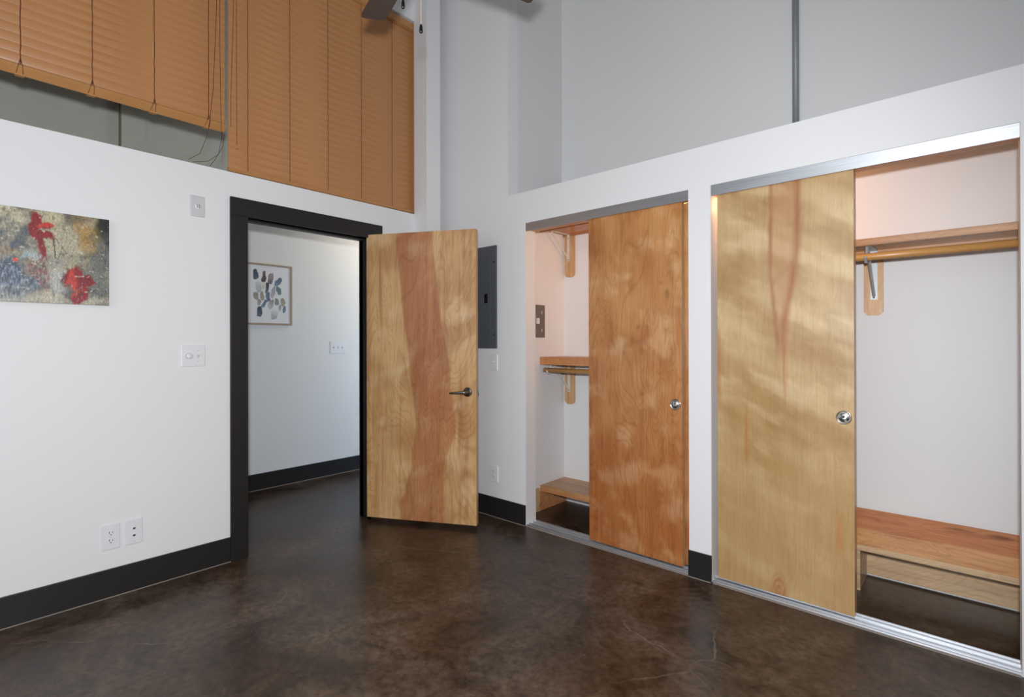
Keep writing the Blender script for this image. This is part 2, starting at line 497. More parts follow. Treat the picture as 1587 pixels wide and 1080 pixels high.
# ------------------------------------------------------------------ open door
LIGHT = srgb(218, 176, 122); TAN = srgb(194, 147, 95); RED = srgb(160, 94, 55); ORANGE = srgb(188, 122, 76)
def pick(v, tab):
    for (a, p), (b, q) in zip(tab, tab[1:]):
        if v <= b: return p + (q - p) * sstep(a, b, v)
    return tab[-1][1]
def leaf_col(u, v):
    n = fbm(u * 2.2, v * 3.0, 3.1); f = fbm(u * 9, v * 1.6, 5.2)
    fig = fbm(u * 2.6 + 7, v * 9.0, 9.1, 5)
    c = lerp(TAN, LIGHT, sstep(0.30, 0.70, 0.5 * n + 0.5 * fig))
    # heartwood band that drifts to the right on its way down
    wob = (fbm(u * 0.5, v * 3.5, 1.7) - 0.5) * 0.04
    lo = pick(v, ((0, 0.32), (0.06, 0.31), (0.1, 0.37), (0.2, 0.43), (0.32, 0.46), (0.5, 0.415), (0.75, 0.335), (1.0, 0.285))) + wob
    hi = pick(v, ((0, 0.71), (0.1, 0.71), (0.2, 0.74), (0.32, 0.82), (0.5, 0.77), (0.75, 0.68), (1.0, 0.615))) + wob
    band = sstep(lo - 0.008, lo + 0.012, u) * (1 - sstep(hi - 0.01, hi + 0.012, u))
    strength = 0.72 + 0.28 * fbm(u * 6, v * 2.0, 8.8)
    strength *= 0.78 + 0.22 * sstep(0.2, 0.5, v)
    c = lerp(c, lerp(RED, ORANGE, f * 1.1), band * strength)
    # smaller warm streaks
    s2 = sstep(0.60, 0.72, fbm(u * 11, v * 1.3, 12.2)) * 0.35
    c = lerp(c, ORANGE, s2)
    st = fbm(u * 26, v * 2.4, 23.0, 4)
    c = lerp(c, RED, sstep(0.50, 0.80, st) * 0.38)
    gl = sstep(0.50, 0.86, fbm(u * 4 + 3, v * 10 - u * 2, 21.0, 6)) * 0.55
    return lerp(c, srgb(232, 200, 156), gl * (1 - 0.5 * band))

LW, LH, LT = 0.822, 2.020, 0.040
ANG = math.radians(27.9)
door = thing('door_1', 'open birch veneer door leaf with lever handle, standing into the room', 'door', (-3.236, 2.074, 0.031), ANG, kind='structure')
panel_mesh('door_leaf', LW, LH, LT, leaf_col, 90, 230, M['door_wood'], door, edge=srgb(196, 158, 112))
hz = 0.908
lv = obj('rosette', lathe([(0.0, 0.0), (0.032, 0.0), (0.032, -0.006), (0.028, -0.010), (0.014, -0.011), (0.012, -0.045), (0.0, -0.045)], 32, 'y', (0.760, 0, hz)), M['nickel_dark'], door, True)
bm = bmesh.new()
tube(bm, [(0.764, -0.040, hz), (0.750, -0.046, hz), (0.725, -0.047, hz - 0.001), (0.690, -0.047, hz - 0.003), (0.648, -0.045, hz - 0.006)], [0.012, 0.012, 0.0105, 0.0085, 0.0065], 14)
obj('lever', bm, M['nickel_dark'], lv, True)
obj('rosette', lathe([(0.0, 0.0), (0.032, 0.0), (0.032, 0.006), (0.014, 0.011), (0.012, 0.045), (0.0, 0.045)], 32, 'y', (0.760, LT, hz)), M['nickel_dark'], door, True)
obj('latch_plate', boxes((LW, LW + 0.002, 0.007, 0.033, hz - 0.028, hz + 0.028)), M['nickel_dark'], door)
obj('latch_bolt', prism([(LW + 0.002, 0.012), (LW + 0.014, 0.012), (LW + 0.002, 0.028)], 'z', hz - 0.009, hz + 0.009), M['nickel_dark'], door)
for z in (0.2, 1.0, 1.78):
    obj('hinge', lathe([(0.007, z), (0.007, z + 0.09)], 12, 'z', (-0.006, LT - 0.002, 0)), M['nickel_dark'], door, True)

# ------------------------------------------------------------------ closet header tracks and floor tracks
for k, (cx, nm, lab) in enumerate(((C1, 'narrow left closet', 1), (C2, 'wide right closet', 2))):
    o = thing('trim_%d' % (2 + k), ('brushed aluminium header track over the closet nearer the open door', 'brushed aluminium header track over the closet with the wide open bay')[k], 'track', kind='structure')
    obj('fascia', boxes((cx[0] + 0.001, cx[1] - 0.001, YB + 0.002, YB + 0.006, ZH2, ZH - 0.001)), M['alu'], o)
    obj('head_jamb', boxes((cx[0], cx[1], YB + 0.006, YB2, ZH2 + 0.012, ZH - 0.001)), M['jamb_wood'], o)
    o2 = thing('trim_%d' % (4 + k), ('aluminium floor track of the closet nearer the open door', 'aluminium floor track of the closet with the wide open bay')[k], 'track', kind='structure')
    obj('track_base', boxes((cx[0], cx[1], YB + 0.004, YB2 + 0.004, 0.0, 0.004)), M['alu'], o2)
    for yy, hh in ((YB + 0.006, 0.010), (YB + 0.028, 0.014), (YB + 0.070, 0.015), (YB + 0.109, 0.012)):
        obj('track_rib', boxes((cx[0], cx[1], yy, yy + 0.005, 0.004, hh)), M['alu'], o2)
    obj('sill_strip', boxes((cx[0] + 0.01, cx[1] - 0.004, YB - 0.012, YB + 0.004, 0.0, 0.003)), M['caulk'], o2)

# ------------------------------------------------------------------ sliding doors
def c1_col(u, v):
    n = fbm(u * 2.0 + 4, v * 3.0, 33.1); fig = fbm(u * 4 + 1, v * 7, 37.7, 6)
    st = fbm(u * 14, v * 2.2, 39.0, 4)
    c = lerp(srgb(170, 107, 57), srgb(210, 155, 98), sstep(0.22, 0.78, 0.3 * n + 0.45 * fig + 0.25 * st))
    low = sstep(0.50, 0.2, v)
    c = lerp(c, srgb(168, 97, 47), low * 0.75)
    for cu, cv, r, k in ((0.56, 0.655, 1.0, 0.8), (0.565, 0.618, 0.7, 0.6), (0.42, 0.600, 1.0, 0.6), (0.30, 0.606, 1.2, 0.4), (0.80, 0.678, 0.9, 0.5), (0.83, 0.612, 0.8, 0.5),
                         (0.86, 0.745, 1.3, 0.45), (0.80, 0.775, 0.8, 0.6), (0.27, 0.53, 1.0, 0.3)):
        w = fbm(u * 12, v * 30, 45.0) - 0.5
        d = math.hypot((u - cu) / (0.040 * r), (v - cv + w * 0.012) / (0.013 * r))
        c = lerp(c, srgb(128, 80, 46), max(0, 1 - d) * k)
    gl = sstep(0.50, 0.86, fbm(u * 3.2 + v * 3, v * 11, 41.0, 6)) * 0.6 * (1 - low * 0.35)
    c = lerp(c, srgb(228, 186, 138), gl)
    return lerp(c, ORANGE, sstep(0.45, 0.80, st) * 0.35)

def c2_col(u, v):
    n = fbm(u * 1.5 + 9, v * 2.4, 53.1); fig = fbm(u * 1.8, v * 11 + u * 1.5, 57.7, 6)
    amp = 0.30 + 0.70 * sstep(0.15, 0.55, v)
    c = lerp(srgb(172, 135, 84), srgb(208, 178, 132), sstep(0.22, 0.78, 0.5 + (0.35 * n + 0.65 * fig - 0.5) * amp))
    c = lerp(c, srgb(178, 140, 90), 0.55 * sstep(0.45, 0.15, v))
    gl = sstep(0.48, 0.84, fbm(u * 2.2, v * 15 + u * 2, 71.0, 6)) * 0.50 * amp
    c = lerp(c, srgb(234, 208, 164), gl)
    dk = sstep(0.52, 0.86, fbm(u * 2.0 + 5, v * 14 + u * 2, 75.0, 6)) * 0.34 * amp
    c = lerp(c, srgb(156, 116, 66), dk)
    # central stain from the top edge
    wob = (fbm(v * 4, 0.3, 61.0) - 0.5) * 0.03
    l, r = 0.42 + wob + 0.05 * sstep(0.8, 0.6, v), 0.645 + wob - 0.10 * sstep(0.86, 0.60, v)
    ins = sstep(l - 0.006, l + 0.010, u) * (1 - sstep(r - 0.010, r + 0.006, u)) * sstep(0.54, 0.62, v)
    edge = (max(0, 1 - abs(u - l - 0.010) / 0.024) + max(0, 1 - abs(u - r + 0.020) / 0.044)) * sstep(0.54, 0.64, v)
    c = lerp(c, srgb(192, 140, 98), ins * 0.60 * (0.4 + 0.8 * fbm(u * 9, v * 7, 64.0)))
    c = lerp(c, srgb(160, 96, 52), min(1, edge) * (0.35 + 0.65 * fbm(u * 3, v * 8, 66.0)))
    tail = max(0, 1 - abs(u - 0.53 - wob) / 0.014) * sstep(0.44, 0.5, v) * (1 - sstep(0.60, 0.62, v))
    c = lerp(c, srgb(172, 108, 60), tail * 0.8)
    # left edge streak, small flecks, bottom arch
    c = lerp(c, srgb(190, 128, 78), sstep(0.045, 0.01, u) * sstep(0.42, 0.5, v) * (1 - sstep(0.60, 0.68, v)) * 0.7)
    c = lerp(c, srgb(176, 112, 62), max(0, 1 - abs(u - 0.235 - 0.02 * (v - 0.4)) / 0.018) * sstep(0.28, 0.33, v) * (1 - sstep(0.40, 0.48, v)) * 0.75)
    c = lerp(c, srgb(186, 122, 70), max(0, 1 - abs(u - 0.905) / 0.030) * sstep(0.11, 0.15, v) * (1 - sstep(0.18, 0.27, v)) * 0.7)
    d = math.hypot((u - 0.485) / 0.068, v / 0.057)
    c = lerp(c, srgb(166, 102, 54), (1 - sstep(0.7, 1.08, d)) * (0.65 + 0.35 * math.sin(d * 22)) * 0.8)
    return c

def flush_pull(parent, x, z, m):
    o = obj('flush_pull', lathe([(0.0, -0.0055), (0.012, -0.0045), (0.020, -0.0015), (0.0245, 0.0005), (0.027, -0.0035), (0.030, -0.0035), (0.032, -0.001), (0.032, 0.002), (0.0, 0.002)], 40, 'y', (x, 0, z)), m, parent, True)
    return o

def sliding_door(name, label, x0, x1, y, z0, z1, fn, nx, nz, pull=None, wood='door_wood'):
    d = thing(name, label, 'door', (x0, y, z0), kind='structure')
    panel_mesh('door_panel', x1 - x0, z1 - z0, 0.034, fn, nx, nz, M[wood], d, edge=srgb(204, 162, 116))
    if pull: flush_pull(d, pull[0] - x0, pull[1] - z0, M['chrome'])
    return d
YF, YR = YB + 0.031, YB + 0.074
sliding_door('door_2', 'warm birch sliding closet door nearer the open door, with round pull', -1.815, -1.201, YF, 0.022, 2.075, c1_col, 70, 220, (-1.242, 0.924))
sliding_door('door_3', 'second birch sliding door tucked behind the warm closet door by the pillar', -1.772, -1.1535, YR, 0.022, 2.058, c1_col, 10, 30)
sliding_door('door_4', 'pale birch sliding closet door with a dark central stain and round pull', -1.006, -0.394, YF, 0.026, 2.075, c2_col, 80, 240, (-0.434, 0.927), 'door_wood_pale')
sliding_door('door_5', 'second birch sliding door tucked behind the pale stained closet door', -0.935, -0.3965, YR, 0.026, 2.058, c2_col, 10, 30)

# ------------------------------------------------------------------ closet fittings
CX = RX0 + 0.02                       # inner left face of the narrow closet
YW = AY - 0.003
def backing(parent, x0, x1, z0, z1, chamfer, steps=1):
    """wood plate on the wall with clipped or rounded bottom corners"""
    pts = [(x0, z1), (x0, z0 + chamfer)]
    for k in range(1, steps):
        a = PI / 2 * k / steps
        pts.append((x0 + chamfer * (1 - math.cos(a)), z0 + chamfer * (1 - math.sin(a))))
    pts += [(x0 + chamfer, z0), (x1 - chamfer, z0)]
    for k in range(steps - 1, 0, -1):
        a = PI / 2 * k / steps
        pts.append((x1 - chamfer * (1 - math.cos(a)), z0 + chamfer * (1 - math.sin(a))))
    pts += [(x1, z0 + chamfer), (x1, z1)]
    return obj('backing_plate', prism(pts, 'y', YW - 0.019, YW), M['backing_wood'], parent)

def bracket(parent, x, ztop, zbot, yfront, m, hook=None, wide=0.022):
    yw = YW - 0.019
    b = obj('shelf_bracket', boxes((x - wide / 2, x + wide / 2, yw - 0.004, yw, zbot, ztop), (x - wide / 2, x + wide / 2, yfront + 0.02, yw - 0.004, ztop - 0.004, ztop)), m, parent)
    bm = bmesh.new()
    p = [(x, yw - 0.004, zbot + 0.022), (x, yw - 0.03, zbot + 0.045), (x, yfront + 0.075, ztop - 0.025), (x, yfront + 0.06, ztop - 0.004)]
    for a, c in zip(p, p[1:]):
        tube(bm, [a, c], 0.0055 if wide < 0.03 else 0.008, 8)
    obj('strut', bm, m, b)
    for z in (zbot + 0.012, ztop - 0.03):
        obj('screw', lathe([(0.0, 0.0), (0.0045, 0.0), (0.003, -0.002), (0.0, -0.002)], 12, 'y', (x, yw - 0.004, z)), M['dark'], b)
    if hook:
        hy, hz = hook
        pts = [(x, hy + 0.03, ztop - 0.004), (x, hy + 0.025, hz)]
        for k in range(0, 9):
            a = -k * PI / 8
            pts.append((x, hy + 0.022 * math.cos(a), hz + 0.024 * math.sin(a)))
        bm = bmesh.new()
        for a, c in zip(pts, pts[1:]):
            tube(bm, [a, c], 0.007, 8)
        obj('rod_hook', bm, m, b)
    return b

YS = 3.087
def shelf(name, label, x0, x1, zb, zt, m, lip, ledger_z):
    s = thing(name, label, 'shelf', (0, 0, 0))
    obj('shelf_board', boxes((x0, x1, YS + 0.019, YW, zt - 0.019, zt), bevel=0.0015), m, s)
    obj('front_edge', boxes((x0, x1, YS, YS + 0.019, zb, zt), bevel=0.002), m, s)
    obj('ledger', boxes((x0, x1, YW - 0.019, YW, ledger_z, zt - 0.019)), m, s)
    return s
s = shelf('closet_shelf', 'wooden shelf high under the header of the closet nearer the open door', CX + 0.002, -1.135, 2.118, 2.160, M['shelf_orange'], 0, 2.128)
backing(s, -2.442, -2.350, 1.799, 2.127, 0.032, 5)
bracket(s, -2.402, 2.139, 1.925, YS + 0.02, M['bracket_white'])
s = shelf('closet_shelf', 'wooden shelf at mid height in the closet nearer the open door', CX + 0.002, -1.135, 1.108, 1.167, M['shelf_orange'], 0, 1.128)
backing(s, -2.442, -2.352, 0.784, 1.127, 0.032, 5)
bracket(s, -2.400, 1.146, 0.882, YS + 0.01, M['bracket_white'], hook=(YS + 0.035, 1.066))
rod = obj('closet_rod', lathe([(0.0, -2.442), (0.0175, -2.442), (0.0175, -1.136), (0.0, -1.136)], 24, 'x', (0, YS + 0.035, 1.066)), M['rod_wood'], None, True)
tag(rod, 'round wooden clothes rod under the mid-height shelf of the narrow closet bay', 'rod')
s = shelf('closet_shelf', 'wooden shelf above the rod in the wide open closet bay', -1.048, 0.338, 1.753, 1.788, M['shelf_wood'], 0, 1.740)
backing(s, -0.434, -0.347, 1.418, 1.739, 0.020, 1)
bracket(s, -0.388, 1.768, 1.502, YS, M['bracket_grey'], hook=(YS + 0.012, 1.697), wide=0.032)
rod = obj('closet_rod', lathe([(0.0, -1.046), (0.0185, -1.046), (0.0185, 0.338), (0.0, 0.338)], 24, 'x', (0, YS + 0.012, 1.697)), M['rod_wood'], None, True)
tag(rod, 'long round wooden clothes rod in the wide open closet bay', 'rod')

# low bench in the narrow closet
b = thing('closet_bench', 'low orange wooden bench shelf at the floor of the closet nearer the open door', 'bench', (0, 0, 0))
obj('bench_top', boxes((CX + 0.002, -1.135, YS, YW, 0.168, 0.189), bevel=0.002), M['shelf_wood'], b)
obj('front_edge', boxes((CX + 0.002, -1.135, YS - 0.002, YS + 0.017, 0.145, 0.168)), M['shelf_orange'], b)
obj('side_support', boxes((CX + 0.002, CX + 0.021, YS - 0.03, YW, 0.001, 0.145)), M['shelf_orange'], b)
obj('front_post', boxes((CX + 0.001, CX + 0.022, YS - 0.10, YS - 0.03, 0.001, 0.175)), M['pale_wood'], b)

# sloping shoe bench in the wide closet
def bench_col(u, v):
    u *= 1.375 / 1.20
    n = fbm(u * 2.0, v * 2.0, 83.0); f = fbm(u * 3, v * 12, 87.0)
    c = lerp(srgb(196, 124, 76), srgb(214, 148, 98), n * 0.6 + f * 0.5)
    bd = 0.40 + 0.10 * (fbm(u * 3, 0.2, 90.0) - 0.5) + 0.06 * u
    c = lerp(srgb(222, 170, 116), c, sstep(bd - 0.03, bd + 0.03, v))
    k = max(0, 1 - math.hypot((u - 0.955) / 0.05, (v - 0.86) / 0.07)) + 0.8 * max(0, 1 - math.hypot((u - 0.83) / 0.06, (v - 0.87) / 0.04))
    c = lerp(c, srgb(118, 66, 36), min(1, k * 1.6) * 0.8)
    return lerp(c, srgb(168, 100, 58), sstep(0.58, 0.75, fbm(u * 4, v * 14, 93.0)) * 0.5)
b = thing('shoe_bench', 'sloping wooden shoe shelf at the floor of the wide open closet bay', 'bench', (0, 0, 0))
yf, zf, zbk = 3.13, 0.246, 0.370
slope = math.atan2(zbk - zf, YW - yf); ln = math.hypot(zbk - zf, YW - yf) - 0.016
top = panel_mesh('bench_top', 1.375, ln, 0.018, bench_col, 120, 40, M['bench_wood'], b)
top.location = (-1.04, yf, zf)
top.rotation_euler = (-(PI / 2 - slope), 0, 0)
obj('front_edge', boxes((-1.04, 0.335, yf - 0.004, yf + 0.015, 0.218, zf)), M['pale_wood'], b)
obj('side_support', prism([(yf + 0.03, 0.001), (YW - 0.02, 0.001), (YW - 0.02, zbk - 0.045), (yf + 0.03, zf - 0.025)], 'x', -0.441, -0.424), M['pale_wood'], b)
obj('back_board', boxes((-0.424, 0.338, YW - 0.019, YW, 0.012, 0.30)), M['pale_wood'], b)

# ------------------------------------------------------------------ clerestory window over the left wall
w = thing('window_1', 'clear glass of the clerestory above the doorway wall, behind the blinds', 'window', kind='structure')
GX = XA2 + 0.025
for y0, y1 in ((-2.55, -0.60), (-0.597, 1.157), (1.160, 2.555)):
    obj('pane', boxes((GX - 0.004, GX + 0.004, y0, y1, ZL + 0.002, 3.785)), M['glass'], w)

# wooden blinds
BX = -3.287
PITCH, SW = 0.0438, 0.050
def slat_bm(length, tilt=math.radians(79)):
    # a thin board, slightly crowned, turned nearly upright; its upper edge leans into the room
    bm = bmesh.new()
    pr = []
    for k in range(5):
        s = -SW / 2 + SW * k / 4
        pr.append((s, 0.0014 + 0.0016 * (1 - (2 * s / SW) ** 2)))
    for k in range(4, -1, -1):
        s = -SW / 2 + SW * k / 4
        pr.append((s, -0.0014 + 0.0016 * (1 - (2 * s / SW) ** 2)))
    ct, st = math.cos(tilt), math.sin(tilt)
    pts = [(s * ct + h * st, s * st - h * ct) for s, h in pr]
    lo = [bm.verts.new((x, 0, z)) for x, z in pts]; hi = [bm.verts.new((x, length, z)) for x, z in pts]
    n = len(pts)
    bm.faces.new(lo); bm.faces.new(hi)
    for i in range(n):
        bm.faces.new((lo[i], lo[(i + 1) % n], hi[(i + 1) % n], hi[i]))
    bmesh.ops.recalc_face_normals(bm, faces=bm.faces)
    return bm

def blind(label, y0, y1, zbot, ztop, cords, rail_h, clips):
    bl = thing('window_blind', label, 'blind', (BX, y0, zbot), group='wooden blinds over the doorway wall')
    L = y1 - y0; T = ztop - zbot
    obj('head_rail', boxes((-0.03, 0.022, 0.004, L - 0.004, T - 0.06, T - 0.002)), M['rail'], bl)
    obj('valance', boxes((0.022, 0.034, 0.0, L, T - 0.052, T), bevel=0.003), M['rail'], bl)
    first = None
    z = rail_h + 0.022
    while z < T - 0.045:
        if first is None:
            first = obj('slat', slat_bm(L - 0.006), M['slat'], bl, loc=(0, 0.003, z))
        else:
            copy_of(first, bl, (0, 0.003, z))
        z += PITCH
    if clips:   # broad rail, its flat side turned down and out
        rail = obj('bottom_rail', prism([(0.020, rail_h - 0.010), (0.014, rail_h - 0.004), (-0.022, 0.006), (-0.020, -0.002), (-0.012, -0.004), (0.022, rail_h - 0.020)], 'y', 0.002, L - 0.002, bevel=0.0015), M['rail'], bl)
    else:
        rail = obj('bottom_rail', prism([(0.010, rail_h - 0.006), (-0.010, rail_h - 0.004), (-0.010, 0.0), (0.010, 0.0), (0.013, 0.004)], 'y', 0.002, L - 0.002), M['rail'], bl)
    for y in cords:
        bm = bmesh.new()
        zz = rail_h * 0.7; pts = []
        while zz < T - 0.05:
            pts.append((0.0185 + 0.001 * random.random(), y - y0 + random.uniform(-1, 1) * 0.0012, zz)); zz += PITCH / 2
        tube(bm, pts, 0.0019, 6)
        obj('ladder_cord', bm, M['cord'], bl)
        if clips:
            obj('cord_clip', boxes((-0.030, -0.006, y - y0 - 0.017, y - y0 + 0.017, -0.006, 0.003)), M['rail'], rail)
            bm = bmesh.new()
            tube(bm, [(-0.014, y - y0 - 0.014, -0.006), (0.023, y - y0 - 0.008, rail_h - 0.018), (0.022, y - y0, rail_h + 0.02)], 0.0014, 6)
            tube(bm, [(-0.014, y - y0 + 0.012, -0.006), (0.023, y - y0 + 0.007, rail_h - 0.018), (0.022, y - y0, rail_h + 0.02)], 0.0014, 6)
            obj('cord_tail', bm, M['cord'], rail)
    return bl
KB = BX / XA
bl1 = blind('raised wooden slat blind over the painting, glass showing below its bottom rail', -0.75, 1.154, 2.526, 3.776,
            [0.015 * KB, 0.269 * KB, 0.526 * KB, 0.784 * KB, 1.044 * KB, -0.25, -0.5], 0.045, True)
bl2 = blind('fully lowered wooden slat blind above the doorway, reaching the ledge', 1.166, 2.545, 2.297, 3.776,
            [1.256 * KB, 1.511 * KB, 1.771 * KB, 2.027 * KB, 2.285 * KB], 0.026, False)
# hanging pull cords
def cord(parent, pts, m, r=0.0014):
    o0 = parent.location
    bm = tubes([(p[0] - o0.x, p[1] - o0.y, p[2] - o0.z) for p in pts], r, 6)
    return obj('pull_cord', bm, m, parent)
cx = BX + 0.034
cord(bl1, [(cx, 1.105, 3.72), (cx, 1.095, 3.2), (cx, 1.078, 2.75), (cx - 0.005, 1.062, 2.56), (cx - 0.03, 1.055, 2.47), (cx - 0.035, 1.02, 2.36), (cx - 0.03, 0.96, 2.31)], M['cord'])
cord(bl1, [(cx, 1.115, 3.72), (cx, 1.112, 3.1), (cx, 1.118, 2.6), (cx - 0.01, 1.125, 2.47), (cx - 0.03, 1.115, 2.38), (cx - 0.03, 1.06, 2.325), (cx - 0.03, 0.98, 2.30)], M['cord'])
cord(bl1, [(cx - 0.012, 1.140, 2.50), (cx - 0.02, 1.135, 2.43), (cx - 0.03, 1.10, 2.35), (cx - 0.03, 1.07, 2.30)], M['cord_dark'])
c2 = cord(bl2, [(cx, 1.205, 3.72), (cx, 1.203, 3.2), (cx, 1.205, 2.46)], M['cord'])
o0 = bl2.location
obj('tassel', lathe([(0.0, 0.028), (0.003, 0.028), (0.005, 0.012), (0.008, 0.002), (0.006, -0.004), (0.0, -0.004)], 14, 'z', (cx - o0.x, 1.205 - o0.y, 2.435 - o0.z)), M['rail'], c2, True)
cord(bl2, [(cx, 1.195, 3.72), (cx, 1.186, 3.2), (cx, 1.172, 2.72), (cx, 1.172, 2.55)], M['cord_dark'])

# thin pipe on the hallway wall, seen under the raised blind
o = obj('hall_conduit', tubes([(HX + 0.012, 0.912, 0.15), (HX + 0.012, 0.912, CEIL - 0.005)], 0.0085, 12), M['mullion'], None, True)
tag(o, 'thin brown pipe upright on the hallway wall, seen below the raised blind', 'pipe')

# conduit on the alcove wall
o = thing('wall_conduit', 'grey upright pipe on the wall above the pale closet door', 'pipe', (-0.765, AY - 0.021, ZR))
obj('pipe', lathe([(0.0185, 0.001), (0.0185, CEIL - ZR - 0.002)], 20, 'z'), M['conduit'], o, True)
obj('coupling', lathe([(0.021, 1.20), (0.021, 1.28)], 20, 'z'), M['conduit'], o, True)

# ------------------------------------------------------------------ ceiling fan
HUB = (-1.531, 1.201)
fan = thing('ceiling_fan', 'dark brown ceiling fan with pull chains, partly above the picture', 'fan', (HUB[0], HUB[1], 0))
BZ = 2.79
obj('canopy', lathe([(0.0, CEIL - 0.001), (0.07, CEIL - 0.001), (0.06, CEIL - 0.05), (0.02, CEIL - 0.08), (0.0, CEIL - 0.08)], 28), M['bronze'], fan, True)
obj('down_rod', lathe([(0.0, BZ + 0.15), (0.012, BZ + 0.15), (0.012, CEIL - 0.07), (0.0, CEIL - 0.07)], 16), M['bronze'], fan, True)
obj('motor_housing', lathe([(0.0, BZ + 0.17), (0.04, BZ + 0.17), (0.09, BZ + 0.13), (0.115, BZ + 0.08), (0.115, BZ + 0.03), (0.09, BZ), (0.06, BZ - 0.02), (0.055, BZ - 0.055), (0.0, BZ - 0.06)], 32), M['bronze'], fan, True)
def blade_bm():
    bm = bmesh.new()
    out = [(0.17, -0.040), (0.22, -0.052), (0.40, -0.057), (0.530, -0.058), (0.543, -0.050), (0.546, 0.0), (0.543, 0.050), (0.530, 0.058), (0.40, 0.057), (0.22, 0.052), (0.17, 0.040)]
    tw = math.radians(-12)
    def P(p, h): return (p[0], p[1] * math.cos(tw) - h * math.sin(tw), p[1] * math.sin(tw) + h * math.cos(tw))
    lo = [bm.verts.new(P(p, -0.004)) for p in out]; hi = [bm.verts.new(P(p, 0.004)) for p in out]
    bm.faces.new(lo[::-1]); bm.faces.new(hi)
    n = len(out)
    for i in range(n): bm.faces.new((lo[i], lo[(i + 1) % n], hi[(i + 1) % n], hi[i]))
    bmesh.ops.recalc_face_normals(bm, faces=bm.faces)
    return bm
bl0 = ir0 = None
for k in range(4):
    a = math.radians(164 + 90 * k)
    if bl0 is None:
        bl0 = obj('blade', blade_bm(), M['blade'], fan)
        bm = boxes((0.09, 0.26, -0.016, 0.016, -0.014, -0.006), bevel=0.003)
        ir0 = obj('blade_iron', bm, M['bronze'], bl0)
        o = bl0
    else:
        o = copy_of(bl0, fan); copy_of(ir0, o)
    o.location = (0, 0, BZ - 0.02); o.rotation_euler = (0, 0, a)
for (x, y, z) in ((-1.574, 1.250, 2.470), (-1.601, 1.186, 2.545)):
    px, py = x - HUB[0], y - HUB[1]
    ch = obj('pull_chain', tubes([(px, py, z + 0.02), (px, py, BZ - 0.04)], 0.0016, 8), M['chain'], fan)
    obj('knob', lathe([(0.0, z + 0.026), (0.004, z + 0.026), (0.0065, z + 0.012), (0.007, z), (0.005, z - 0.006), (0.0, z - 0.008)], 16, 'z', (px, py, 0)), M['black'], ch, True)

